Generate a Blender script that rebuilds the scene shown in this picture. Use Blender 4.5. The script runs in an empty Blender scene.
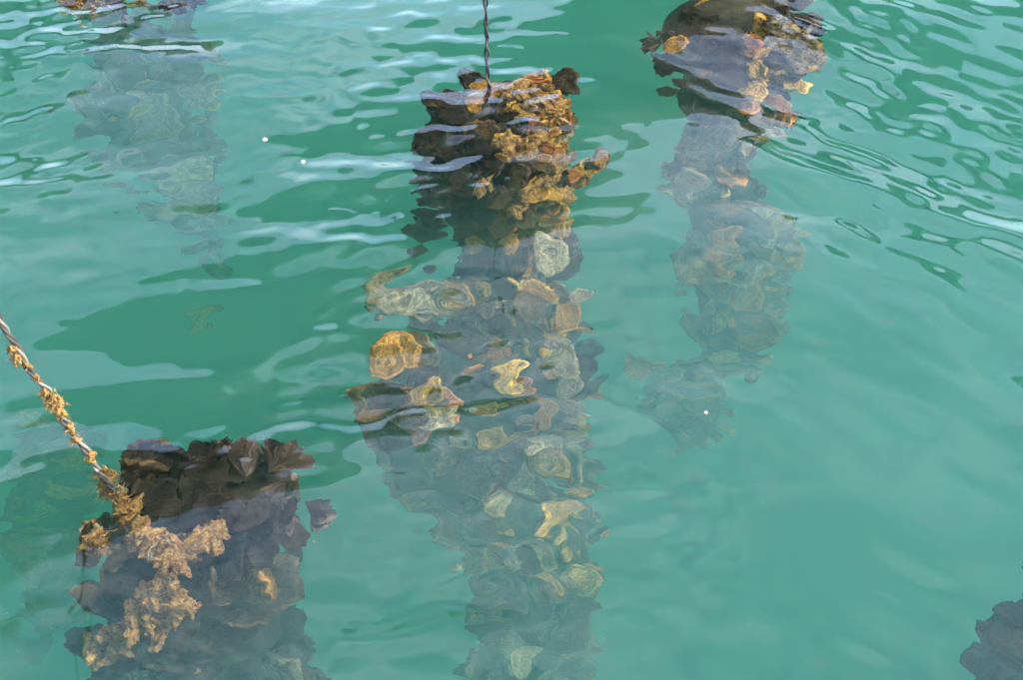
import bpy, math, random
import numpy as np
from mathutils import Vector, Matrix, noise

# ------------------------------------------------------------------ camera, sky, sun, exposure
sc = bpy.context.scene
col = sc.collection
W, H = 1023.0, 680.0
FPX = 1420.0                       # 50 mm lens on a 36 mm sensor
PITCH = math.radians(42.0)         # looking down on to the water
CAM = Vector((0.0, 0.0, 1.30))     # metres above the mean water level (z = 0)

cd = bpy.data.cameras.new('camera')
cd.sensor_width = 36.0
cd.lens = 36.0 * FPX / W
cd.clip_start = 0.05
cd.clip_end = 2000.0
cam = bpy.data.objects.new('camera', cd)
col.objects.link(cam)
cam.location = CAM
cam.rotation_euler = (math.pi / 2 - PITCH, 0, 0)
sc.camera = cam

SUN_TO = Vector((0.78, -0.16, 0.74)).normalized()      # direction towards the sun
SUN_EL = math.asin(SUN_TO.z)
SUN_AZ = math.atan2(SUN_TO.x, SUN_TO.y)

world = bpy.data.worlds.new('World')
sc.world = world
world.use_nodes = True
nt = world.node_tree
nt.nodes.clear()
sky = nt.nodes.new('ShaderNodeTexSky')
sky.sky_type = 'NISHITA'
sky.sun_disc = False
sky.sun_elevation = SUN_EL
sky.sun_rotation = SUN_AZ
sky.air_density = 1.0
sky.dust_density = 2.2
sky.ozone_density = 1.4
bg = nt.nodes.new('ShaderNodeBackground')
bg.inputs['Strength'].default_value = 0.15
wo = nt.nodes.new('ShaderNodeOutputWorld')
# thin high haze spread evenly over the whole sky
tcw = nt.nodes.new('ShaderNodeTexCoord')
mpw = nt.nodes.new('ShaderNodeMapping'); mpw.inputs['Scale'].default_value = (1.0, 1.6, 2.2)
nzw = nt.nodes.new('ShaderNodeTexNoise'); nzw.inputs['Scale'].default_value = 3.6; nzw.inputs['Detail'].default_value = 5; nzw.inputs['Roughness'].default_value = 0.6
rpw = nt.nodes.new('ShaderNodeValToRGB')
rpw.color_ramp.elements[0].position = 0.44; rpw.color_ramp.elements[0].color = (0, 0, 0, 1)
rpw.color_ramp.elements[1].position = 0.66; rpw.color_ramp.elements[1].color = (0.55, 0.55, 0.55, 1)
mxw = nt.nodes.new('ShaderNodeMix'); mxw.data_type = 'RGBA'
mxw.inputs[7].default_value = (4.6, 4.7, 5.6, 1)
nt.links.new(tcw.outputs['Generated'], mpw.inputs['Vector'])
nt.links.new(mpw.outputs[0], nzw.inputs['Vector'])
nt.links.new(nzw.outputs['Fac'], rpw.inputs['Fac'])
nt.links.new(rpw.outputs['Color'], mxw.inputs[0])
nt.links.new(sky.outputs[0], mxw.inputs[6])
nt.links.new(mxw.outputs[2], bg.inputs['Color'])
nt.links.new(bg.outputs[0], wo.inputs['Surface'])

sd = bpy.data.lights.new('sun', 'SUN')
sd.energy = 2.0
sd.angle = math.radians(0.5)
sd.color = (1.0, 0.92, 0.78)
sd.cycles.is_caustics_light = True
sun = bpy.data.objects.new('sun', sd)
col.objects.link(sun)
sun.location = (4, -3, 6)
sun.rotation_euler = SUN_TO.to_track_quat('Z', 'Y').to_euler()

vs = sc.view_settings
vs.view_transform = 'Standard'
vs.look = 'None'
vs.exposure = 3.08
vs.gamma = 1.0
vs.use_curve_mapping = False

cy = sc.cycles
cy.caustics_refractive = True
cy.caustics_reflective = False
cy.max_bounces = 14
cy.transmission_bounces = 10
cy.volume_bounces = 4
cy.diffuse_bounces = 3
cy.glossy_bounces = 3
cy.sample_clamp_indirect = 4.0
cy.sample_clamp_direct = 12.0
cy.blur_glossy = 0.6
cy.use_denoising = True

# ------------------------------------------------------------------ pixel geometry
FWD = Vector((0, math.cos(PITCH), -math.sin(PITCH)))
UPV = Vector((0, math.sin(PITCH), math.cos(PITCH)))
RGT = Vector((1, 0, 0))
def ray(px, py):
    return (FWD * FPX + RGT * (px - W / 2) + UPV * (H / 2 - py)).normalized()
def surf(px, py, z=0.0):
    d = ray(px, py)
    return CAM + d * ((z - CAM.z) / d.z)
def in_air(px, py, Y):                       # point of the upright plane y = Y seen straight
    d = ray(px, py)
    return CAM + d * ((Y - CAM.y) / d.y)
def refr(px, py):
    d = ray(px, py)
    P = surf(px, py)
    h = Vector((d.x, d.y, 0)) / 1.333
    return P, Vector((h.x, h.y, -math.sqrt(max(0.0, 1 - h.length_squared))))
def under(px, py, Y):                        # point of the upright plane y = Y seen through calm water
    P, t = refr(px, py)
    return P + t * ((Y - P.y) / t.y)
def dip(px, py, Y, clear=0.03):              # the same, but never less than clear below the surface
    P, t = refr(px, py)
    k = max((Y - P.y) / t.y, clear / -t.z)
    return P + t * k
def under_z(px, py, z):
    P, t = refr(px, py)
    return P + t * (z / t.z)
def refl(px, py, h):                         # point at height h that calm water mirrors there
    d = ray(px, py)
    P = surf(px, py)
    return P + Vector((d.x, d.y, -d.z)) * (h / -d.z)

# ------------------------------------------------------------------ helpers
def link(name, me, parent=None):
    o = bpy.data.objects.new(name, me)
    col.objects.link(o)
    if parent is not None:
        o.parent = parent
    return o
def mesh(name, v, f, m=None, smooth=True):
    me = bpy.data.meshes.new(name)
    me.from_pydata([tuple(p) for p in v], [], f)
    me.update()
    if smooth:
        me.polygons.foreach_set('use_smooth', [True] * len(me.polygons))
    if m is not None:
        me.materials.append(m)
    return me
def tag(o, label=None, cat=None, group=None, kind=None):
    if label: o['label'] = label
    if cat: o['category'] = cat
    if group: o['group'] = group
    if kind: o['kind'] = kind
    return o
def empty(name, loc):
    o = link(name, None)
    o.location = loc
    o.empty_display_size = 0.05
    return o

class NT:
    def __init__(self, name):
        self.m = bpy.data.materials.new(name)
        self.m.use_nodes = True
        self.t = self.m.node_tree
        self.t.nodes.clear()
        self.out = self.n('ShaderNodeOutputMaterial')
    def n(self, kind, **kw):
        x = self.t.nodes.new(kind)
        for k, v in kw.items():
            if k in x.inputs: x.inputs[k].default_value = v
            else: setattr(x, k, v)
        return x
    def l(self, a, b):
        self.t.links.new(a, b)
    def ramp(self, fac, stops):
        r = self.n('ShaderNodeValToRGB')
        e = r.color_ramp.elements
        while len(e) < len(stops): e.new(0.5)
        for k, (p, c) in enumerate(stops):
            e[k].position = p
            e[k].color = (*c, 1)
        self.l(fac, r.inputs['Fac'])
        return r.outputs['Color']
    def mix(self, fac, a, b, mode='MIX'):
        x = self.n('ShaderNodeMix', data_type='RGBA', blend_type=mode)
        for s, v in ((0, fac), (6, a), (7, b)):
            if hasattr(v, 'links'): self.l(v, x.inputs[s])
            elif isinstance(v, tuple): x.inputs[s].default_value = (*v, 1)
            else: x.inputs[s].default_value = v
        return x.outputs[2]
    def noise(self, vec, scale, detail=4, rough=0.6):
        x = self.n('ShaderNodeTexNoise', Scale=scale, Detail=detail, Roughness=rough)
        if vec is not None: self.l(vec, x.inputs['Vector'])
        return x.outputs['Fac']
    def bsdf(self, colour, rough=0.7, bump=None, dist=0.004, spec=0.3):
        b = self.n('ShaderNodeBsdfPrincipled')
        if hasattr(colour, 'links'): self.l(colour, b.inputs['Base Color'])
        else: b.inputs['Base Color'].default_value = (*colour, 1)
        b.inputs['Roughness'].default_value = rough
        b.inputs['Specular IOR Level'].default_value = spec
        if bump is not None:
            u = self.n('ShaderNodeBump', Strength=0.7, Distance=dist)
            self.l(bump, u.inputs['Height'])
            self.l(u.outputs[0], b.inputs['Normal'])
        self.l(b.outputs[0], self.out.inputs['Surface'])
        return b

# ------------------------------------------------------------------ materials
def water_materials():
    k = NT('water_surface')
    g = k.n('ShaderNodeBsdfGlass', IOR=1.333, Roughness=0.0)
    k.l(g.outputs[0], k.out.inputs['Surface'])
    k2 = NT('green_sea_water')
    ss = (0.084, 0.202, 0.150)                  # scattering per metre
    sa = (0.47, 0.178, 0.262)                 # absorption per metre
    d = max(ss)
    v1 = k2.n('ShaderNodeVolumeScatter', Density=d, Color=(ss[0] / d, ss[1] / d, ss[2] / d, 1), Anisotropy=0.0)
    d = max(sa) * 1.05
    v2 = k2.n('ShaderNodeVolumeAbsorption', Density=d, Color=(1 - sa[0] / d, 1 - sa[1] / d, 1 - sa[2] / d, 1))
    ad = k2.n('ShaderNodeAddShader')
    k2.l(v1.outputs[0], ad.inputs[0]); k2.l(v2.outputs[0], ad.inputs[1])
    k2.l(ad.outputs[0], k2.out.inputs['Volume'])
    return k.m, k2.m

def shell_material():
    k = NT('oyster_shell')
    tc = k.n('ShaderNodeTexCoord')
    oi = k.n('ShaderNodeObjectInfo')
    add = k.n('ShaderNodeVectorMath', operation='ADD')
    k.l(tc.outputs['Object'], add.inputs[0])
    sc_ = k.n('ShaderNodeVectorMath', operation='SCALE', Scale=9.0)
    k.l(oi.outputs['Location'], sc_.inputs[0])
    k.l(sc_.outputs[0], add.inputs[1])
    vec = add.outputs[0]
    base = oi.outputs['Color']
    n1 = k.noise(vec, 22.0, 5, 0.65)
    patch = k.ramp(n1, [(0.40, (0, 0, 0)), (0.66, (1, 1, 1))])
    c = k.mix(patch, k.mix(0.22, (0.013, 0.011, 0.006), base), base)
    n2 = k.noise(vec, 60.0, 4, 0.6)
    stain = k.ramp(n2, [(0.52, (0, 0, 0)), (0.68, (1, 1, 1))])
    c = k.mix(stain, c, k.mix(0.06, base, (0.20, 0.10, 0.03)))
    att = k.n('ShaderNodeAttribute', attribute_name='rim')
    rim = k.ramp(att.outputs['Fac'], [(0.80, (0, 0, 0)), (0.97, (1, 1, 1))])
    rimn = k.mix(1.0, rim, k.ramp(k.noise(vec, 14.0, 2), [(0.42, (0, 0, 0)), (0.58, (1, 1, 1))]), 'MULTIPLY')
    c = k.mix(rimn, c, k.mix(0.05, k.mix(1.0, base, (1.5, 1.45, 1.3), 'MULTIPLY'), (0.34, 0.24, 0.10)))
    # growth rings: narrow dark lines that follow the margin
    ma = k.n('ShaderNodeMath', operation='MULTIPLY_ADD')
    k.l(n1, ma.inputs[0]); ma.inputs[1].default_value = 0.45; k.l(att.outputs['Fac'], ma.inputs[2])
    mb = k.n('ShaderNodeMath', operation='MULTIPLY'); k.l(ma.outputs[0], mb.inputs[0]); mb.inputs[1].default_value = 19.0
    si = k.n('ShaderNodeMath', operation='SINE'); k.l(mb.outputs[0], si.inputs[0])
    band = k.ramp(si.outputs[0], [(0.0, (0.72, 0.70, 0.66)), (0.6, (1, 1, 1))])
    c = k.mix(1.0, c, band, 'MULTIPLY')
    hb = k.n('ShaderNodeMath', operation='MULTIPLY_ADD')
    k.l(k.noise(vec, 9.0, 6, 0.7), hb.inputs[0]); hb.inputs[1].default_value = 2.0; k.l(n2, hb.inputs[2])
    k.bsdf(c, 0.8, hb.outputs[0], 0.012, 0.12)
    return k.m

def simple(name, stops, scale, rough=0.8, dist=0.004):
    k = NT(name)
    tc = k.n('ShaderNodeTexCoord')
    f = k.noise(tc.outputs['Object'], scale, 5, 0.65)
    k.bsdf(k.ramp(f, stops), rough, f, dist)
    return k.m

M = {}
M['surface'], M['water'] = water_materials()
M['shell'] = shell_material()
M['core'] = simple('dark_fouled_core', [(0.3, (0.006, 0.007, 0.004)), (0.55, (0.020, 0.018, 0.008)), (0.75, (0.07, 0.048, 0.018))], 30, 0.85, 0.01)
M['weed'] = simple('brown_weed', [(0.3, (0.016, 0.012, 0.007)), (0.7, (0.050, 0.032, 0.020))], 14, 0.6)
M['growth'] = simple('orange_growth', [(0.34, (0.05, 0.028, 0.010)), (0.46, (0.22, 0.115, 0.028)), (0.58, (0.36, 0.215, 0.06)), (0.72, (0.48, 0.33, 0.11))], 1.9, 0.85, 0.12)
M['rope_dark'] = simple('dark_wet_rope', [(0.3, (0.014, 0.013, 0.012)), (0.7, (0.045, 0.040, 0.034))], 60, 0.7)
M['rope_black'] = simple('black_rope', [(0.3, (0.006, 0.006, 0.007)), (0.7, (0.018, 0.017, 0.018))], 120, 0.6)
M['rope_pale'] = simple('pale_rope', [(0.3, (0.055, 0.05, 0.042)), (0.7, (0.14, 0.125, 0.10))], 60, 0.6)
M['wood'] = simple('weathered_log', [(0.3, (0.030, 0.026, 0.020)), (0.7, (0.085, 0.070, 0.052))], 9, 0.85, 0.01)
M['bed'] = simple('sea_bed_mud', [(0.3, (0.05, 0.055, 0.04)), (0.7, (0.11, 0.11, 0.075))], 1.4, 0.9, 0.02)
M['fleck'] = simple('white_foam', [(0.3, (0.75, 0.75, 0.72)), (0.7, (0.85, 0.85, 0.82))], 40, 0.5)
M['particle'] = simple('pale_particle', [(0.3, (0.20, 0.18, 0.12)), (0.7, (0.34, 0.31, 0.23))], 3, 0.8)

# ------------------------------------------------------------------ water: one closed body, real waves on top
def axis_points(lo, hi, step, far):
    a = list(np.arange(lo, hi + step * 0.5, step))
    s, x = step, a[-1]
    while x < far:
        s *= 1.22; x += s; a.append(x)
    s, x = step, a[0]
    while x > -far:
        s *= 1.22; x -= s; a.insert(0, x)
    return np.array(a)

def wave_height(X, Y, seed=11):
    rs = np.random.RandomState(seed)
    z = np.zeros_like(X)
    def field(l0, l1, n, s, th, sp):
        acc = np.zeros_like(X)
        for i in range(n):
            lam = math.exp(rs.uniform(math.log(l0), math.log(l1)))
            a = math.radians(th + sp * rs.normal() * 0.6)
            kx, ky = 2 * math.pi / lam * math.cos(a), 2 * math.pi / lam * math.sin(a)
            amp = s * lam / (2 * math.pi) * rs.uniform(0.6, 1.4)
            acc += amp * np.sin(kx * X + ky * Y + rs.uniform(0, 6.283))
        return acc
    def patches():
        e = np.zeros_like(X)
        for i in range(7):
            lam = rs.uniform(0.45, 1.4); a = rs.uniform(0, 6.283)
            e += np.sin(2 * math.pi / lam * (math.cos(a) * X + math.sin(a) * Y) + rs.uniform(0, 6.283))
        return e
    r = np.hypot(X, Y - 1.8)
    fade = lambda w: np.clip(1.0 - (r - 2.6) / w, 0, 1)
    right = 1 / (1 + np.exp(-(X - 0.22) / 0.10))
    near = 1 / (1 + np.exp((Y - 1.55) / 0.15))
    z += field(0.70, 1.60, 8, 0.014, 62, 26) * fade(20)
    z += field(0.26, 0.65, 14, 0.014, 64, 34) * fade(12)
    # short ripples: square to the view on the left, slanting on the right, in patches
    z += field(0.11, 0.25, 20, 0.0145, 86, 40) * np.clip(0.8 + 0.25 * patches(), 0.3, 1.35) * (1 - right) * fade(1.5)
    z += field(0.11, 0.25, 20, 0.0125, 52, 30) * np.clip(0.8 + 0.25 * patches(), 0.3, 1.25) * right * fade(1.5)
    z += field(0.032, 0.105, 46, 0.0150, 90, 55) * np.clip(0.8 + 0.28 * patches(), 0.35, 1.35) * (1 - right) * (1 - 0.25 * near) * fade(1.5)
    z += field(0.034, 0.105, 46, 0.0095, 46, 36) * np.clip(0.8 + 0.28 * patches(), 0.3, 1.3) * right * fade(1.5)
    return z

xs = axis_points(-1.9, 1.9, 0.0062, 90.0)
ys = axis_points(0.35, 3.6, 0.0062, 90.0)
X, Y = np.meshgrid(xs, ys)
Z = wave_height(X, Y)
nx, ny = len(xs), len(ys)
top = np.stack([X.ravel(), Y.ravel(), Z.ravel()], 1)
idx = np.arange(nx * ny).reshape(ny, nx)
quads = np.stack([idx[:-1, :-1], idx[:-1, 1:], idx[1:, 1:], idx[1:, :-1]], -1).reshape(-1, 4)
def np_mesh(name, v, polys, m, smooth):
    me = bpy.data.meshes.new(name)
    me.vertices.add(len(v)); me.vertices.foreach_set('co', v.astype(np.float32).ravel())
    loops = np.concatenate([p.ravel() for p in polys])
    me.loops.add(len(loops)); me.loops.foreach_set('vertex_index', loops.astype(np.int32))
    size = np.concatenate([np.full(len(p), p.shape[1]) for p in polys])
    me.polygons.add(len(size))
    me.polygons.foreach_set('loop_start', (np.cumsum(size) - size).astype(np.int32))
    me.polygons.foreach_set('use_smooth', np.concatenate([np.full(len(p), s_) for p, s_ in zip(polys, smooth)]))
    me.update(calc_edges=True)
    me.validate()
    me.materials.append(m)
    return me
surface = tag(link('water_surface', np_mesh('water_surface', top, [quads], M['surface'], [True])), kind='structure')
surface.cycles.is_caustics_caster = True

# the turbid body below it: a closed volume that reaches 2 mm past the sheet
ring = np.concatenate([idx[0, :-1], idx[:-1, -1], idx[-1, :0:-1], idx[:0:-1, 0]])
nb = len(ring)
DEEP = -9.5
body = top + np.array([0, 0, 0.002])
low = body[ring].copy(); low[:, 2] = DEEP
base = nx * ny
j = np.arange(nb); j2 = (j + 1) % nb
sides = np.stack([ring[j2], ring[j], base + j, base + j2], -1)
floor_ = (base + np.arange(nb)[::-1]).reshape(1, -1)
tag(link('water', np_mesh('water', np.concatenate([body, low]), [quads, sides, floor_], M['water'], [True, False, False])), kind='structure')

g = 90.0
bed = link('sea_bed', mesh('sea_bed', [(-g, -g, -9.2), (g, -g, -9.2), (g, g, -9.2), (-g, g, -9.2)], [(0, 1, 2, 3)], M['bed']))
tag(bed, 'dim muddy sea bed far below the strings', 'sea bed', kind='structure')

def level(x, y):
    return float(wave_height(np.array([[x]]), np.array([[y]]))[0, 0])

# ------------------------------------------------------------------ building blocks
def tube_mesh(name, pts, rad, m, seg=10, rough=0.0, seed=0):
    pts = [Vector(p) for p in pts]
    if not hasattr(rad, '__len__'): rad = [rad] * len(pts)
    v, f = [], []
    up = Vector((0.3, 1, 0.1)).normalized()
    for i, p in enumerate(pts):
        t = (pts[min(i + 1, len(pts) - 1)] - pts[max(i - 1, 0)]).normalized()
        a = t.cross(up).normalized(); b = t.cross(a)
        for k in range(seg):
            q = 2 * math.pi * k / seg
            r = rad[i]
            d = a * math.cos(q) + b * math.sin(q)
            if rough:
                r *= 1 + rough * noise.noise((p + d * rad[i]) * (0.5 / max(rad[i], 1e-4)) + Vector((seed, 0, 0)))
            v.append(p + d * r)
    n = len(pts)
    for i in range(n - 1):
        for k in range(seg):
            f.append((i * seg + k, i * seg + (k + 1) % seg, (i + 1) * seg + (k + 1) % seg, (i + 1) * seg + k))
    v.append(pts[0]); v.append(pts[-1])
    for k in range(seg):
        f.append((len(v) - 2, (k + 1) % seg, k))
        f.append((len(v) - 1, (n - 1) * seg + k, (n - 1) * seg + (k + 1) % seg))
    return mesh(name, v, f, m)

def shell_mesh(seed):
    """A closed oyster: two cupped valves with terraced growth layers and a frilled margin; hinge at the origin, about 1 long along +Y."""
    rnd = random.Random(seed)
    NA, radii = 32, [0.0, 0.22, 0.40, 0.44, 0.60, 0.64, 0.78, 0.82, 0.92, 1.0]
    wid = rnd.uniform(0.29, 0.43); bend = rnd.uniform(-0.22, 0.22)
    hu, hl = rnd.uniform(0.05, 0.10), rnd.uniform(0.13, 0.22)
    lob = [(k, rnd.uniform(0.3, 1.0) * A, rnd.uniform(0, 6.28)) for k, A in ((2, 0.09), (3, 0.09), (5, 0.07), (7, 0.06), (11, 0.05))]
    fr = [(k, rnd.uniform(0.015, 0.05), rnd.uniform(0, 6.28)) for k in (2, 4, 6, 9, 12)]
    def ring_pt(r, a):
        R = 1 + sum(A * math.sin(k * a + p) for k, A, p in lob)
        c, s = math.cos(a), math.sin(a)
        narrow = 0.62 + 0.38 * (0.5 + 0.5 * s) ** 0.7          # slimmer towards the hinge
        x = wid * c * R * r * narrow
        y = 0.52 + 0.50 * s * R * r - 0.10 * (1 - r)
        x += bend * (y - 0.3) ** 2
        return x, y
    v, f = [], []
    for side in (1, -1):
        start = len(v)
        h = hu if side > 0 else hl
        for ri, r in enumerate(radii):
            if side < 0 and ri == len(radii) - 1: continue
            for q in range(NA if ri else 1):
                a = 2 * math.pi * q / NA
                x, y = ring_pt(r, a)
                step = 0.03 * (1 if ri in (3, 5, 7) else 0) * (1 - 0.3 * math.sin(3 * a))
                frill = (r ** 3) * sum(A * math.sin(k * a + p) for k, A, p in fr)
                lump = 0.06 * noise.noise(Vector((x * 5, y * 5, seed * 3.1 + side)))
                z = side * (h * (1 - r ** 2.2) + (step if r < 1 else 0) + (0.006 if r < 1 else 0)) + frill + lump * (1 - r * 0.3)
                v.append((x, y, z))
        def id_(ri, q):
            if side < 0 and ri == len(radii) - 1: return 1 + (len(radii) - 2) * NA + q % NA      # shared margin
            return start + (0 if ri == 0 else 1 + (ri - 1) * NA + q % NA)
        for ri in range(len(radii) - 1):
            for q in range(NA):
                fa = (id_(0, 0), id_(1, q), id_(1, q + 1)) if ri == 0 else (id_(ri, q), id_(ri + 1, q), id_(ri + 1, q + 1), id_(ri, q + 1))
                f.append(fa if side > 0 else fa[::-1])
    me = mesh('oyster_shell', v, f, M['shell'])
    at = me.attributes.new('rim', 'FLOAT', 'POINT')
    vals = []
    for side in (1, -1):
        for ri, r in enumerate(radii):
            if side < 0 and ri == len(radii) - 1: continue
            vals += [r] * (NA if ri else 1)
    at.data.foreach_set('value', vals)
    return me
SHELLS = [shell_mesh(100 + i) for i in range(14)]

def tuft_mesh(seed, m, n=16, length=1.0, width=0.10, curl=1.0):
    """Weed: wavy tapering ribbons fanning out of one holdfast, +Z up, about 1 long."""
    rnd = random.Random(seed)
    v, f = [], []
    for _ in range(n):
        az = rnd.uniform(0, 6.283); lean = rnd.uniform(0.15, 1.2)
        d = Vector((math.cos(az) * math.sin(lean), math.sin(az) * math.sin(lean), math.cos(lean)))
        side = d.cross(Vector((rnd.uniform(-1, 1), rnd.uniform(-1, 1), rnd.uniform(-1, 1)))).normalized()
        L = length * rnd.uniform(0.55, 1.1); w = width * rnd.uniform(0.6, 1.4)
        ph, ns = rnd.uniform(0, 6.28), 7
        p = Vector((0, 0, 0)); b = len(v)
        for s in range(ns + 1):
            t = s / ns
            ww = w * (math.sin(math.pi * min(1, t * 0.85 + 0.12)) + 0.05) * (1 + 0.35 * math.sin(9 * t + ph))
            nrm = d.cross(side).normalized()
            off = nrm * (0.05 * curl * math.sin(7 * t + ph))
            v.append(p + off + side * ww * 0.5); v.append(p + off - side * ww * 0.5 + nrm * 0.03 * math.sin(11 * t + ph))
            d = (d + Vector((rnd.uniform(-1, 1), rnd.uniform(-1, 1), rnd.uniform(-1, 1))) * 0.22 * curl).normalized()
            side = (side - d * side.dot(d)).normalized()
            p = p + d * (L / ns)
        for s in range(ns):
            q = b + 2 * s
            f.append((q, q + 1, q + 3, q + 2))
    return mesh('weed', v, f, m)
def frond_mesh(seed, m):
    """A bunch of ragged, ruffled blades that widen from one holdfast, +Y outward, about 1 long."""
    rnd = random.Random(seed)
    v, f = [], []
    for bl in range(5):
        half = rnd.uniform(0.35, 0.8); yaw = rnd.uniform(-0.9, 0.9); roll = rnd.uniform(-0.9, 0.9); L = rnd.uniform(0.6, 1.0)
        Rm = Matrix.Rotation(yaw, 3, 'Z') @ Matrix.Rotation(roll, 3, 'Y')
        NR, NA_ = 8, 16
        b = len(v)
        for i in range(NR + 1):
            r = i / NR
            for k in range(NA_ + 1):
                a = -half + 2 * half * k / NA_
                edge = 0.78 + 0.35 * noise.noise(Vector((a * 3.2, seed, bl * 3))) + 0.22 * noise.noise(Vector((a * 9, bl, seed)))
                q = r * L * edge
                z = r * 0.16 * math.sin(a * 9 + bl + 3 * r) + 0.10 * noise.noise(Vector((q * 4, a * 3, bl + seed)))
                v.append(Rm @ Vector((math.sin(a) * q, math.cos(a) * q, z)))
        for i in range(NR):
            for k in range(NA_):
                o_ = b + i * (NA_ + 1) + k
                f.append((o_, o_ + 1, o_ + NA_ + 2, o_ + NA_ + 1))
    return mesh('frond', v, f, m)
WEEDS = [frond_mesh(40 + i, M['weed']) for i in range(5)]
TUFTS = [tuft_mesh(60 + i, M['growth'], 40, 0.75, 0.05, 3.5) for i in range(5)]

def blob_mesh(seed, m):
    """Lumpy crust: a soft rounded mass pushed out into knobs."""
    v, f = [], []
    R_, S_ = 18, 26
    for i in range(R_ + 1):
        th = math.pi * i / R_
        for k in range(S_):
            q = 2 * math.pi * k / S_
            d = Vector((math.sin(th) * math.cos(q), math.sin(th) * math.sin(q), math.cos(th)))
            h = 1 + 0.75 * noise.noise(d * 1.5 + Vector((seed, 0, 0))) + 0.45 * noise.noise(d * 3.4 + Vector((0, seed, 0))) + 0.24 * noise.noise(d * 6.5 + Vector((0, 0, seed)))
            v.append(Vector((d.x * 0.75, d.y * 1.5, d.z * 0.55)) * h)
    for i in range(R_):
        for k in range(S_):
            f.append((i * S_ + k, (i + 1) * S_ + k, (i + 1) * S_ + (k + 1) % S_, i * S_ + (k + 1) % S_))
    return mesh('growth', v, f, m)
BLOBS = [blob_mesh(3.7 * i + 1, M['growth']) for i in range(7)]

def place(name, me, parent, p, axis, normal, size, lab=None):
    """Part with its local +Y along axis and +Z near normal."""
    y = Vector(axis).normalized()
    z = Vector(normal) - y * Vector(normal).dot(y)
    if z.length < 1e-4: z = y.orthogonal()
    z.normalize()
    x = y.cross(z)
    R = Matrix((x, y, z)).transposed().to_4x4()
    o = link(name, me, parent)
    s = size if hasattr(size, '__len__') else (size, size, size)
    o.matrix_local = Matrix.Translation(Vector(p) - parent.location) @ R @ Matrix.Diagonal((*s, 1))
    o.cycles.is_caustics_receiver = True
    if lab: o['label'] = lab
    return o

TONES = {'dark': [(0.014, 0.012, 0.007), (0.026, 0.021, 0.011), (0.020, 0.018, 0.014)],
         'brown': [(0.070, 0.048, 0.022), (0.10, 0.066, 0.028), (0.08, 0.064, 0.040)],
         'gold': [(0.40, 0.21, 0.035), (0.50, 0.30, 0.06), (0.40, 0.15, 0.03)],
         'cream': [(0.27, 0.21, 0.10), (0.33, 0.28, 0.16), (0.24, 0.20, 0.12)]}
def paint(o, rnd, mix):
    """mix: weights of dark, brown, gold, cream."""
    t = rnd.choices(['dark', 'brown', 'gold', 'cream'], mix)[0]
    c = rnd.choice(TONES[t]); f = rnd.uniform(0.8, 1.25)
    o.color = (c[0] * f, c[1] * f, c[2] * f, 1)
    return o
def facing(a, b, Y, tilt=(0, 0)):
    """Two picture points -> hinge on the plane y = Y, axis and length square to the line of sight, and the normal towards the viewer."""
    P, t = refr(*b)
    _, n = refr(*a)
    clear = 0.03
    for _i in range(12):
        p = dip(a[0], a[1], Y, clear)
        q = P + t * ((p - P).dot(n) / t.dot(n))
        if max(p.z, q.z) < -0.035: break
        clear += 0.012
    return p, q - p, -n + Vector((tilt[0], 0, tilt[1]))
def shell_px(root, a, b, Y, rnd, mix, wide=1.0, tilt=(0, 0), thick=1.0, name='oyster_shell'):
    p, ax, nm = facing(a, b, Y, tilt)
    L = ax.length
    return paint(place(name, rnd.choice(SHELLS), root, p, ax, nm, (L * wide, L, L * thick)), rnd, mix)

def interp(tab, y):
    if y <= tab[0][0]: return tab[0][1:]
    for a, b in zip(tab, tab[1:]):
        if y <= b[0]:
            t = (y - a[0]) / (b[0] - a[0])
            return tuple(p + (q - p) * t for p, q in zip(a[1:], b[1:]))
    return tab[-1][1:]

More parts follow.
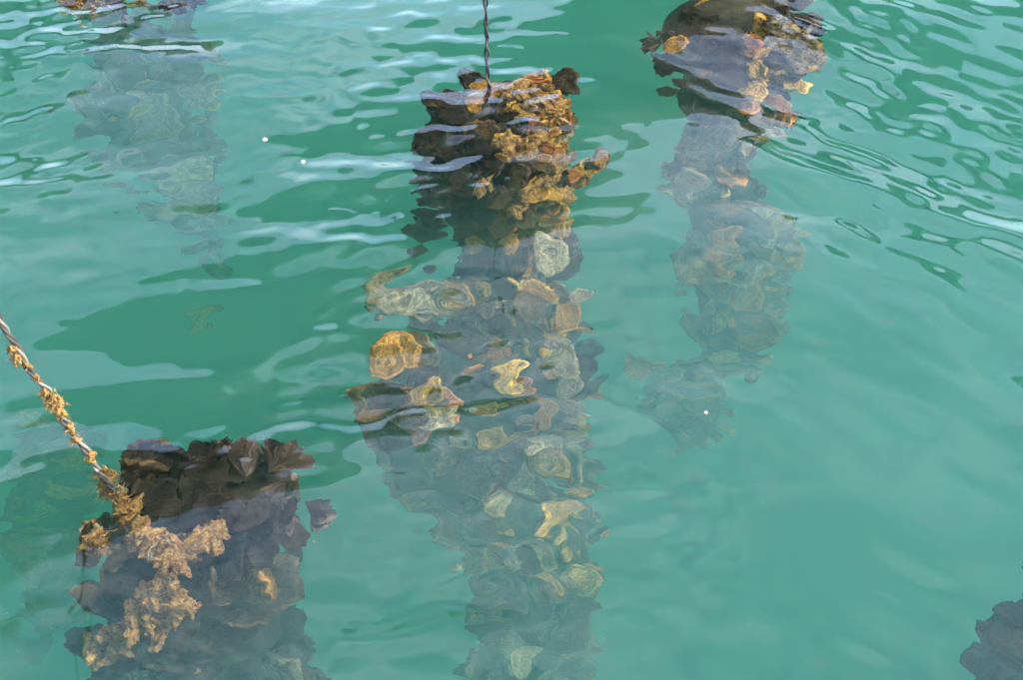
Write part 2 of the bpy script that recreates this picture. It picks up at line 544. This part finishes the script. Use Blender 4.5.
def oyster_string(name, label, sil, Y0, n, seed, size=(0.075, 0.12), core_f=0.88, depth_f=0.9, group=None, out_bias=0.5, mix=(3, 4, 3, 1.5), lean=lambda py: 0.0):
    """sil: rows (py, x left, x right) of the outline seen through the water, on the upright plane y = Y0."""
    rnd = random.Random(seed)
    rows = []
    for (py, xl, xr) in sil:
        Yr = Y0 + lean(py)
        a, b = under(xl, py, Yr), under(xr, py, Yr)
        c = (a + b) / 2
        rows.append((-c.z, c.x, abs(b.x - a.x) / 2, Yr))
    z0, z1 = rows[0][0], rows[-1][0]
    root = empty(name, (rows[0][1], Y0, -z0))
    tag(root, label, 'oysters', group)
    pts, rad = [], []
    N = max(12, int((z1 - z0) / 0.03))
    for i in range(N + 1):
        z = z0 + (z1 - z0) * i / N
        cx, r, Yz = interp(rows, z)
        pts.append(Vector((cx, Yz, -z)) - root.location)
        e = min(1.0, (i + 1.2) / 3)
        rad.append(max(0.02, min(0.16, (r - 0.03) * core_f) * e))
    core = link('core', tube_mesh('core', pts, rad, M['core'], 20, 0.6, seed), root)
    core.cycles.is_caustics_receiver = True
    for i in range(n):
        t = (i + rnd.random()) / n
        z = z0 + (z1 - z0) * t
        cx, r, Yz = interp(rows, z)
        a = rnd.uniform(0, 2 * math.pi) if rnd.random() < 0.25 else rnd.gauss(-math.pi / 2, 1.1)   # more on the open side
        dy = min(1.0, 0.17 / max(r, 0.01)) * depth_f
        out = Vector((math.cos(a), math.sin(a) * dy, 0))
        L = rnd.uniform(*size) * (0.75 + 0.25 * min(1, z / 0.8))
        tang = Vector((-math.sin(a), math.cos(a), 0))
        upv = Vector((0, 0, 1))
        if rnd.random() < out_bias:             # standing off the rope
            ax = out.normalized() + upv * rnd.uniform(-0.5, 0.9) + tang * rnd.uniform(-0.6, 0.6)
            nm = upv * rnd.uniform(0.2, 1) + tang * rnd.uniform(-1, 1)
            p = Vector((cx, Yz, -z)) + out * max(0.0, r - L * 0.70)
        else:                                   # lying flat against the others
            ax = tang * rnd.uniform(-1, 1) + upv * rnd.uniform(-1, 1) + out * rnd.uniform(0.0, 0.35)
            nm = out + upv * rnd.uniform(-0.2, 0.7)
            axn = ax.normalized()
            p = Vector((cx, Yz, -z)) + out * max(0.0, r - 0.03) - axn * L * 0.5
        if p.z + ax.normalized().z * L > -0.025:
            p.z = -0.025 - max(0.0, ax.normalized().z * L)
        o = place('oyster_shell', rnd.choice(SHELLS), root, p, ax, nm, (L * rnd.uniform(0.9, 1.35), L, L * rnd.uniform(0.8, 1.2)))
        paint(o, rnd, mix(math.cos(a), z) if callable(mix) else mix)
    return root

def hanging_rope(root, pts, r, twist, mats, seed=0, loose=0.6, kink=0.0):
    """Strands twisted round the line pts (world), parts of root."""
    pts = [Vector(p) for p in pts]
    fine = []
    for a, b in zip(pts, pts[1:]):
        n = max(2, int((b - a).length / 0.005))
        fine += [a + (b - a) * (i / n) for i in range(n)]
    fine.append(pts[-1])
    for k, m in enumerate(mats):
        w, rr = [], []
        s = 0.0
        for i, p in enumerate(fine):
            if i: s += (p - fine[i - 1]).length
            q = twist * s + 2 * math.pi * k / len(mats) + 0.8 * noise.noise(Vector((s * 25, seed, 4)))
            off = r * (0.62 + loose * noise.noise(Vector((s * 40, seed, k))))
            kk = Vector((noise.noise(Vector((s * 28, seed, 7.3))), noise.noise(Vector((s * 28, 5.1, seed))), 0)) * kink
            w.append(p + kk + Vector((math.cos(q), math.sin(q), 0.15 * math.sin(q))) * off - root.location)
            rr.append(r * 0.6 * (1 + 0.25 * noise.noise(Vector((s * 90, k, seed)))))
        o = link('rope_strand', tube_mesh('rope_strand', w, rr, m, 7), root)
        o.cycles.is_caustics_receiver = True

# ------------------------------------------------------------------ the raft timbers overhead, seen only mirrored in the water
def log(label, p, q, r, seed, name='raft_log', ext=1.2):
    p, q = Vector(p), Vector(q)
    d = (q - p).normalized()
    p, q = p - d * ext, q + d * ext
    o = empty(name, p)
    n = 40
    pts = [(p + (q - p) * (i / n)) - p + Vector((0.012 * noise.noise(Vector((i * .3, seed, 0))), 0.012 * noise.noise(Vector((i * .3, 0, seed))), 0.008 * noise.noise(Vector((seed, i * .3, 0))))) for i in range(n + 1)]
    link('timber', tube_mesh('timber', pts, [r * (1.06 - 0.12 * i / n) for i in range(n + 1)], M['wood'], 16, 0.12, seed), o)
    for t in (0.25, 0.75):                      # lashings
        c = pts[int(n * t)]
        ring_ = [c + d * (0.004 * k / 6.0 - 0.02 + 0.0015 * k) + (d.orthogonal().normalized() * math.cos(k * 0.7) + d.cross(d.orthogonal()).normalized() * math.sin(k * 0.7)) * (r * 1.07) for k in range(28)]
        link('lashing', tube_mesh('lashing', ring_, 0.006, M['rope_pale'], 6), o)
    return tag(o, label, 'log', 'raft logs over the water')
HLOG = 0.78
log('weathered raft log mirrored dark beside the golden brown oyster string', refl(640, 40, HLOG), refl(120, 440, HLOG), 0.20, 3)
log('slim raft pole mirrored as broken dark streaks past the hazy oyster string', refl(800, 20, HLOG), refl(1040, 240, HLOG), 0.065, 5, ext=0.5)
log('raft log mirrored as a dark green corner beside the slim pole', refl(900, -60, HLOG), refl(1090, 70, HLOG), 0.10, 6, ext=0.5)
log('weathered raft log mirrored dark beyond the string with the pale oyster', refl(90, 0, HLOG), refl(-30, 110, HLOG), 0.10, 7, ext=0.6)

# ------------------------------------------------------------------ oyster strings
HTOP = 3.4
def vertical_rope(root, x, y, ztop, zlow, r, mats, twist=190.0, lean=(0, 0), seed=0, loose=0.6, kink=0.0):
    pts = [Vector((x + lean[0] * ztop, y + lean[1] * ztop, ztop))]
    for i in range(1, 25):
        z = ztop + (zlow - ztop) * i / 24
        pts.append(Vector((x + lean[0] * max(z, 0) + 0.004 * noise.noise(Vector((z * 9, seed, 1))), y + lean[1] * max(z, 0) + 0.004 * noise.noise(Vector((z * 9, 1, seed))), z)))
    hanging_rope(root, pts, r, twist, mats, seed, loose, kink)

# 1 the big string in the middle
hang = surf(488, 86)
YM = hang.y - 0.03
SIL = [(112, 436, 562), (135, 412, 572), (170, 414, 572), (205, 432, 562), (235, 450, 570), (290, 452, 582), (330, 440, 588),
       (370, 392, 594), (410, 356, 596), (445, 350, 596), (480, 392, 594), (520, 425, 592), (560, 462, 592), (610, 470, 592), (680, 470, 590), (760, 480, 585)]
def main_lean(py):                           # the current carries its lower end towards the near side
    return -0.50 * max(0.0, (py - 200.0) / 480.0)
def main_mix(c, z):  # real variety, plus sun and shade painted in: golden right, dark left
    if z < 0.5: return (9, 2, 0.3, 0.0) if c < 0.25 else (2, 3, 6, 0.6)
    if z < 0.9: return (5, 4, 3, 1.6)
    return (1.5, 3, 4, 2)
main = oyster_string('oyster_string', 'big golden brown oyster string below the dark twisted rope, pale oyster jutting out', SIL, YM, 172, 5, mix=main_mix, lean=main_lean)
rnd = random.Random(77)
vertical_rope(main, hang.x, hang.y, HTOP, -0.20, 0.0034, [M['rope_black'], M['rope_dark']], 95.0, (-0.008, 0.0), 0, 1.3, 0.005)
YF = YM - 0.20
# the pale pair jutting out and the valve beside it
shell_px(main, (468, 296), (374, 283), YF, rnd, (0, 0, 0, 1), 0.85, (0, 0.3))
shell_px(main, (440, 304), (405, 282), YF - 0.02, rnd, (0, 0, 0, 1), 1.1, (0, 0.3))
shell_px(main, (470, 302), (444, 258), YF, rnd, (0, 0, 1, 0), 0.8)
shell_px(main, (455, 330), (412, 312), YF, rnd, (1, 0, 0, 0), 1.0)
# the golden frill on the crown; gold on the right also paints in sunlight
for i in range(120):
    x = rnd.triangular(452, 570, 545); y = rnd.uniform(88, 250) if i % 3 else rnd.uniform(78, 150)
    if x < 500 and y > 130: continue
    a = rnd.uniform(0, 6.283); L = rnd.uniform(13, 30)
    dep = math.sqrt(max(0.0, 1 - ((x - 500) / 76) ** 2))
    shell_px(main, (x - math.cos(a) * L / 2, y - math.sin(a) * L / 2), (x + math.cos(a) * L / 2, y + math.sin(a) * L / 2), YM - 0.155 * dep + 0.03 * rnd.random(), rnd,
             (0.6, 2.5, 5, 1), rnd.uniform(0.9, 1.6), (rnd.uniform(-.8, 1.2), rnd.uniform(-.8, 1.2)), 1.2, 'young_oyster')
for i in range(60):  # shade on the crown's left side painted in as mostly dark shells
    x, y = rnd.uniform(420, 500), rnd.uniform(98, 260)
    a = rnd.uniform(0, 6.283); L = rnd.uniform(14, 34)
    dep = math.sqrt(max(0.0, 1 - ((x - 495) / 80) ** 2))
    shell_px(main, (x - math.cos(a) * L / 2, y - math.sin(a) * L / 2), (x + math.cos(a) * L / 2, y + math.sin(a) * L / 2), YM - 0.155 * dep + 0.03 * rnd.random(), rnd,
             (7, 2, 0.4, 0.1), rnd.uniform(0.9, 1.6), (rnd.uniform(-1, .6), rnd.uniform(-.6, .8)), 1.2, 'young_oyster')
for i in range(34):
    x = rnd.triangular(480, 572, 550); y = rnd.uniform(84, 235)
    dep = math.sqrt(max(0.0, 1 - ((x - 500) / 76) ** 2))
    place('growth', rnd.choice(BLOBS), main, dip(x, y, YM - 0.165 * dep, 0.04), (rnd.uniform(-1, 1), rnd.uniform(-1, 1), rnd.uniform(-1, 1)), (rnd.uniform(-1, 1), -1, 1), rnd.uniform(.008, .020))
# the branch on its right side
for i in range(30):
    t = i / 29
    x, y = 552 + 50 * t + rnd.uniform(-4, 4), 192 - 32 * t + rnd.uniform(-9, 13) * (1 - 0.5 * t)
    a = rnd.uniform(-2.2, 0.6); L = rnd.uniform(18, 34) - 8 * t
    shell_px(main, (x - math.cos(a) * L / 2, y - math.sin(a) * L / 2), (x + math.cos(a) * L / 2, y + math.sin(a) * L / 2), YM - 0.05, rnd, (1, 1, 4, 0.4), 1.1, (rnd.uniform(-.5, .8), rnd.uniform(-.3, .7)), 1.2, 'young_oyster')
# the lobe on its left side
for i in range(34):
    x, y = rnd.uniform(360, 450), rnd.uniform(345, 440)
    if y < 400 and x < 385: continue
    a = rnd.uniform(0, 6.283); L = rnd.uniform(34, 52)
    shell_px(main, (x - math.cos(a) * L / 2, y - math.sin(a) * L / 2), (x + math.cos(a) * L / 2, y + math.sin(a) * L / 2), YM - (0.30 if i % 3 else 0.2) + main_lean(y) - 0.04 * rnd.random(), rnd, (1.5, 2, 5, 0.6) if i % 3 else (6, 3, 0, 0), 1.15, (rnd.uniform(-.5, .5), rnd.uniform(-.3, .7)))
# the open face below the neck
for i in range(62):
    x, y = (rnd.uniform(458, 588), rnd.uniform(285, 470)) if i < 42 else (rnd.uniform(475, 586), rnd.uniform(470, 680))
    a = rnd.uniform(0, 6.283); L = rnd.uniform(22, 44)
    dep = math.sqrt(max(0.0, 1 - ((x - 522) / 76) ** 2))
    shell_px(main, (x - math.cos(a) * L / 2, y - math.sin(a) * L / 2), (x + math.cos(a) * L / 2, y + math.sin(a) * L / 2), YM - 0.04 - 0.15 * dep + main_lean(y) - 0.03 * rnd.random(), rnd,
             (1.2, 3, 4, 2), rnd.uniform(0.9, 1.4), (rnd.uniform(-.6, .9), rnd.uniform(-.5, .8)))
# single pale valves further down
for a, b, w in (((540, 525), (532, 472), 1.1), ((472, 500), (468, 448), 1.1), ((552, 345), (556, 308), 1.3), ((570, 365), (535, 350), 1.1), ((545, 268), (556, 236), 1.3), ((575, 290), (545, 280), 1.1),
                ((520, 600), (560, 570), 1.2), ((545, 650), (590, 615), 1.2), ((500, 640), (530, 660), 1.2), ((515, 560), (560, 545), 1.1)):
    shell_px(main, a, b, YM - 0.14 + main_lean(a[1]), rnd, (0, 0.5, 0.8, 1), w, (rnd.uniform(-.2, .4), 0.2))

# 2 the string at the weed-grown rope
YL = surf(190, 446).y
SILL = [(468, 150, 215), (490, 138, 285), (515, 130, 300), (540, 90, 285), (570, 84, 290), (600, 90, 300), (640, 95, 310), (690, 110, 322), (760, 130, 330)]
left = oyster_string('oyster_string', 'dark oyster string under the slanting rope grown over with orange weed', SILL, YL, 95, 9, mix=(6, 3, 0.6, 0.3))
rnd = random.Random(31)
ent = surf(100, 470)
YR = ent.y
rope = [in_air(0, 318, YR), in_air(30, 368, YR), in_air(58, 410, YR), in_air(76, 436, YR), in_air(93, 462, YR)]
d0 = (rope[0] - rope[1]).normalized()
rope.insert(0, rope[0] + d0 * ((HTOP - rope[0].z) / d0.z))
low_pts = [under_z(112, 490, -0.025), under_z(126, 515, -0.05), under_z(150, 545, -0.07), under_z(172, 566, -0.09), under_z(160, 600, -0.12)]
hanging_rope(left, rope + low_pts, 0.0036, 120.0, [M['rope_dark'], M['rope_pale'], M['rope_dark']], 4, 0.7, 0.004)
def tuft(root, p, size, me=None, axis=None, name='weed_tuft'):
    return place(name, me or rnd.choice(TUFTS), root, p, axis or (rnd.uniform(-1, 1), rnd.uniform(-1, 1), rnd.uniform(-1, 1)), (rnd.uniform(-1, 1), rnd.uniform(-1, 1), rnd.uniform(-1, 1)), size)
for (x, y, sz) in ((13, 350, .018), (16, 358, .022), (28, 366, .014), (36, 378, .014), (44, 392, .016), (52, 402, .026), (57, 406, .028), (60, 412, .022), (70, 428, .018), (76, 440, .018), (90, 456, .02)):
    tuft(left, in_air(x, y, YR), sz)
    place('growth', rnd.choice(BLOBS), left, in_air(x + 1, y, YR - 0.002), (rnd.uniform(-.4, .4), rnd.uniform(-.4, .4), 1), (rnd.uniform(-1, 1), -1, 1), sz * 0.3)
for (x, y, sz) in ((100, 474, .03), (106, 482, .045), (110, 490, .04), (118, 500, .04), (124, 512, .05)):
    tuft(left, under_z(x, y, -0.02 - sz * 0.5), sz)
    for _i in range(2):
        place('growth', rnd.choice(BLOBS), left, under_z(x + rnd.uniform(-4, 4), y + rnd.uniform(-4, 4), -0.02 - sz * 0.3), (rnd.uniform(-.4, .4), rnd.uniform(-.4, .4), 1), (rnd.uniform(-1, 1), -1, 1), rnd.uniform(.006, .011))
# golden growth and shells on the lower rope
for (x, y) in ((128, 520), (138, 534), (150, 545), (158, 552), (168, 556), (180, 548), (196, 542), (208, 538), (172, 568), (168, 582), (160, 592), (150, 600), (172, 606), (182, 600), (138, 612), (126, 628), (112, 640), (100, 652), (150, 632), (160, 622), (100, 545), (90, 536), (215, 534)):
    Y = YL - 0.17
    p = dip(x, y, Y, 0.05)
    if rnd.random() < 0.35: tuft(left, p, rnd.uniform(.02, .035))
    for _i in range(3):
        place('growth', rnd.choice(BLOBS), left, dip(x + rnd.uniform(-9, 9), y + rnd.uniform(-8, 8), Y - 0.01, 0.045), (rnd.uniform(-1, 1), rnd.uniform(-1, 1), rnd.uniform(-1, 1)), (rnd.uniform(-1, 1), -1, 1), rnd.uniform(.007, .014))
    if rnd.random() < 0.85:
        a = rnd.uniform(0, 6.283); L = rnd.uniform(20, 36)
        shell_px(left, (x - math.cos(a) * L / 2, y - math.sin(a) * L / 2), (x + math.cos(a) * L / 2, y + math.sin(a) * L / 2), Y, rnd, (0, 0.6, 4, 2), 1.1, (rnd.uniform(-.3, .6), rnd.uniform(-.2, .6)))
# dark valves round the crown
for i in range(80):
    x, y = rnd.choice([(rnd.uniform(138, 215), rnd.uniform(450, 530)), (rnd.uniform(138, 225), rnd.uniform(455, 540)), (rnd.uniform(85, 150), rnd.uniform(530, 640)), (rnd.uniform(180, 290), rnd.uniform(490, 600))])
    a = rnd.uniform(0, 6.283); L = rnd.uniform(26, 50)
    shell_px(left, (x - math.cos(a) * L / 2, y - math.sin(a) * L / 2), (x + math.cos(a) * L / 2, y + math.sin(a) * L / 2), YL - 0.12 * rnd.random(), rnd, (8, 1.5, 0, 0), rnd.uniform(0.8, 1.3), (rnd.uniform(-1.3, 1.3), rnd.uniform(-1, 1.3)))
# dark red-brown fronds on its far side
for (x, y, sz) in ((245, 480, .09), (268, 474, .08), (282, 500, .08), (228, 458, .05), (258, 508, .09), (292, 486, .07), (304, 505, .06), (140, 462, .04), (285, 520, .07)):
    p = dip(x, y, YL - 0.02, 0.03 + 0.55 * sz)
    tuft(left, p, sz, rnd.choice(WEEDS), (rnd.uniform(-1, 1), rnd.uniform(-1, 1), rnd.uniform(-.8, .15)), 'frond')

# 3 the string behind on the right
s3 = surf(740, -12)
Y3 = s3.y - 0.05
SIL3 = [(8, 664, 800), (30, 655, 815), (65, 672, 802), (100, 690, 778), (150, 676, 768), (200, 668, 768), (250, 676, 782), (300, 692, 786), (340, 680, 770), (390, 640, 735), (430, 650, 720)]
right = oyster_string('oyster_string', 'hazy oyster string past the big one, dark crown beside a bright wet shell', SIL3, Y3, 120, 17,
                      mix=lambda c, z: ((7, 2, 0.2, 0) if c < 0.1 else (0.3, 1, 4, 4)) if z < 0.35 else (0.4, 1, 8, 3))
rnd = random.Random(18)
vertical_rope(right, s3.x, s3.y, HTOP, -0.2, 0.0045, [M['rope_dark'], M['rope_pale'], M['rope_dark']], 150.0, (1.1, 0.0), 3)
for a, b, w in (((760, 70), (815, 35), 1.2), ((742, 62), (775, 15), 1.0), ((750, 40), (765, -8), 1.0), ((690, 30), (735, -6), 1.0), ((775, 80), (800, 50), 1.2),
                ((700, 130), (705, 100), 1.4), ((690, 160), (730, 135), 1.1), ((680, 205), (700, 170), 1.1), ((730, 300), (765, 265), 1.2), ((700, 260), (740, 235), 1.2), ((650, 385), (640, 350), 1.4), ((660, 400), (680, 365), 1.4)):
    shell_px(right, a, b, Y3 - 0.16, rnd, (0, 0, 1, 2), w, (rnd.uniform(-.2, .5), 0.3))
for i in range(46):
    x, y = rnd.uniform(662, 800), rnd.uniform(2, 120)
    a = rnd.uniform(0, 6.283); L = rnd.uniform(14, 32)
    dep = math.sqrt(max(0.0, 1 - ((x - 735) / 85) ** 2))
    shell_px(right, (x - math.cos(a) * L / 2, y - math.sin(a) * L / 2), (x + math.cos(a) * L / 2, y + math.sin(a) * L / 2), Y3 - 0.17 * dep + 0.02 * rnd.random(), rnd,
             (8, 2, 0.3, 0) if x < 735 else (1, 2, 4, 1), rnd.uniform(0.9, 1.5), (rnd.uniform(-.8, .8), rnd.uniform(-.6, .9)), 1.2, 'young_oyster')
for (x, y, sz) in ((668, 30, .07), (675, 52, .07), (662, 42, .05), (790, 110, .08)):
    tuft(right, dip(x, y, Y3 - 0.05, 0.03 + 0.4 * sz), sz, rnd.choice(WEEDS), (rnd.uniform(-1, 1), rnd.uniform(-1, 1), rnd.uniform(-.8, .15)), 'frond')

# 4 the string behind on the left
s4 = surf(118, -14)
Y4 = s4.y + 0.55
SIL4 = [(6, 95, 185), (25, 98, 190), (60, 98, 200), (100, 92, 225), (140, 85, 238), (170, 130, 235), (200, 160, 232), (235, 178, 238), (250, 190, 235)]
back = oyster_string('oyster_string', 'faint oyster string with one broad pale oyster low down, weed along the surface', SIL4, Y4, 90, 23, mix=(3, 4, 2, 0.5))
rnd = random.Random(24)
vertical_rope(back, s4.x, s4.y, HTOP, -0.2, 0.0045, [M['rope_dark'], M['rope_pale'], M['rope_dark']], 150.0, (-1.1, 0.0), 6)
for a, b, w in (((205, 228), (180, 165), 1.5), ((160, 120), (150, 80), 1.1), ((165, 130), (180, 95), 1.1), ((100, 95), (98, 70), 1.0), ((170, 160), (185, 135), 1.1), ((125, 60), (130, 30), 1.2)):
    shell_px(back, a, b, Y4 - (0.45 if a[1] == 228 else 0.16), rnd, (0, 0, 0, 1), w, (rnd.uniform(-.2, .2), 0.1))
for i in range(12):
    tuft(back, dip(rnd.uniform(40, 185), rnd.uniform(-6, 12), s4.y - 0.09, 0.05), rnd.uniform(.05, .10), rnd.choice(WEEDS + TUFTS), (rnd.uniform(-1, 1), rnd.uniform(-1, 1), rnd.uniform(-.8, .1)), 'frond')

# 5 the string at the near right edge
s5 = surf(1045, 545)
Y5 = s5.y + 0.06
SIL5 = [(598, 1018, 1090), (630, 1000, 1100), (655, 980, 1110), (690, 968, 1120), (760, 970, 1130)]
near = oyster_string('oyster_string', 'blue-black oyster string standing alone in open water beyond the rippled shallows', SIL5, Y5, 60, 29, mix=(8, 1.5, 0.2, 0.1))
near['label'] = 'blue-black oyster string without pale shells, alone in calm open water'
rnd = random.Random(30)
vertical_rope(near, s5.x, s5.y, HTOP, -0.15, 0.0045, [M['rope_dark'], M['rope_pale'], M['rope_dark']], 150.0, (0.45, 0), 8)
for (x, y, sz) in ((1026, 560, .05), (1028, 585, .06)):
    tuft(near, dip(x, y, Y5, 0.06), sz, rnd.choice(WEEDS), (rnd.uniform(-1, 1), rnd.uniform(-1, 1), rnd.uniform(-.8, .1)), 'frond')

# 6 a deep one that barely shows
Y6 = under_z(45, 500, -2.0).y
SIL6 = [(440, 15, 60), (470, 5, 85), (510, 8, 92), (560, 15, 85), (620, 20, 80)]
deep = oyster_string('oyster_string', 'barely visible deep oyster cluster, greenish yellow, beside the weed-grown rope', SIL6, Y6, 60, 37, mix=(2, 4, 2, 0.5))
rnd = random.Random(38)
vertical_rope(deep, deep.location.x - 0.3, Y6, HTOP, -0.2, 0.004, [M['rope_dark'], M['rope_dark']], 150.0, (-0.1, 0), 9)

# ------------------------------------------------------------------ beams the ropes are tied to
def beam(label, y, x0, x1, z, seed):
    o = log(label, (x0, y, z), (x1, y, z), 0.04, seed, 'hanging_pole', 0.2)
    o['category'] = 'pole'; o['group'] = 'beams the strings hang from'
for yb, xa, xb, lb in ((hang.y, -1.6, 1.6, 'overhead pole carrying the big golden brown oyster string'), (0.5 * (s3.y + s4.y), -4.7, 4.4, 'overhead pole carrying the hazy and the faint oyster strings'),
                       (Y5 + 0.02, -3.2, 1.0, 'overhead pole carrying the weed-grown slanting rope')):
    beam(lb, yb, xa, xb, HTOP + 0.04, yb * 7)

# ------------------------------------------------------------------ flecks and drifting bits
def lump(name, p, size, m, seed, squash=0.45):
    v, f = [], []
    R_, S_ = 5, 8
    for i in range(R_ + 1):
        th = math.pi * i / R_
        for k in range(S_):
            q = 2 * math.pi * k / S_
            d = Vector((math.sin(th) * math.cos(q), math.sin(th) * math.sin(q), math.cos(th) * squash))
            v.append(d * size * (1 + 0.35 * noise.noise(d * 2 + Vector((seed, 0, 0)))))
    for i in range(R_):
        for k in range(S_):
            f.append((i * S_ + k, i * S_ + (k + 1) % S_, (i + 1) * S_ + (k + 1) % S_, (i + 1) * S_ + k))
    o = link(name, mesh(name, v, f, m)); o.location = p
    return o
for i, (x, y, sz) in enumerate(((265, 140, .0038), (303, 161, .003), (706, 411, .0026))):
    p = surf(x, y); p.z = level(p.x, p.y) + sz * 0.2
    lab = ('larger of two white foam flecks between the faint and the big oyster string', 'smaller of two white foam flecks, the one closer to the big oyster string', 'yellowish fleck afloat below the hazy oyster string')[i]
    tag(lump('foam_fleck', p, sz, M['fleck'] if i < 2 else M['particle'], i), lab, 'fleck', 'flecks floating on the water')
bit = lump('weed_scrap', under_z(374, 307, -0.25), 0.009, M['core'], 5, 0.6)
bit.cycles.is_caustics_receiver = True
tag(bit, 'small dark scrap of weed drifting below the jutting pale oyster', 'weed scrap')

rnd = random.Random(3)
v, f = [], []
for i in range(170):
    x, y = rnd.uniform(-40, 1060), rnd.uniform(-30, 710)
    p = under_z(x, y, -0.01 - 0.5 * rnd.random() ** 1.5); s_ = rnd.uniform(0.0004, 0.0011)
    b = len(v)
    v += [p + Vector(d) * s_ for d in ((1, 0, 0), (-1, 0, 0), (0, 1, 0), (0, -1, 0), (0, 0, 1), (0, 0, -1))]
    f += [(b + i_, b + j_, b + k_) for i_, j_, k_ in ((0, 2, 4), (2, 1, 4), (1, 3, 4), (3, 0, 4), (2, 0, 5), (1, 2, 5), (3, 1, 5), (0, 3, 5))]
motes = link('suspended_motes', mesh('suspended_motes', v, f, M['particle'], False))
motes.cycles.is_caustics_receiver = True
tag(motes, 'tiny pale motes suspended in the green water', 'motes', kind='stuff')
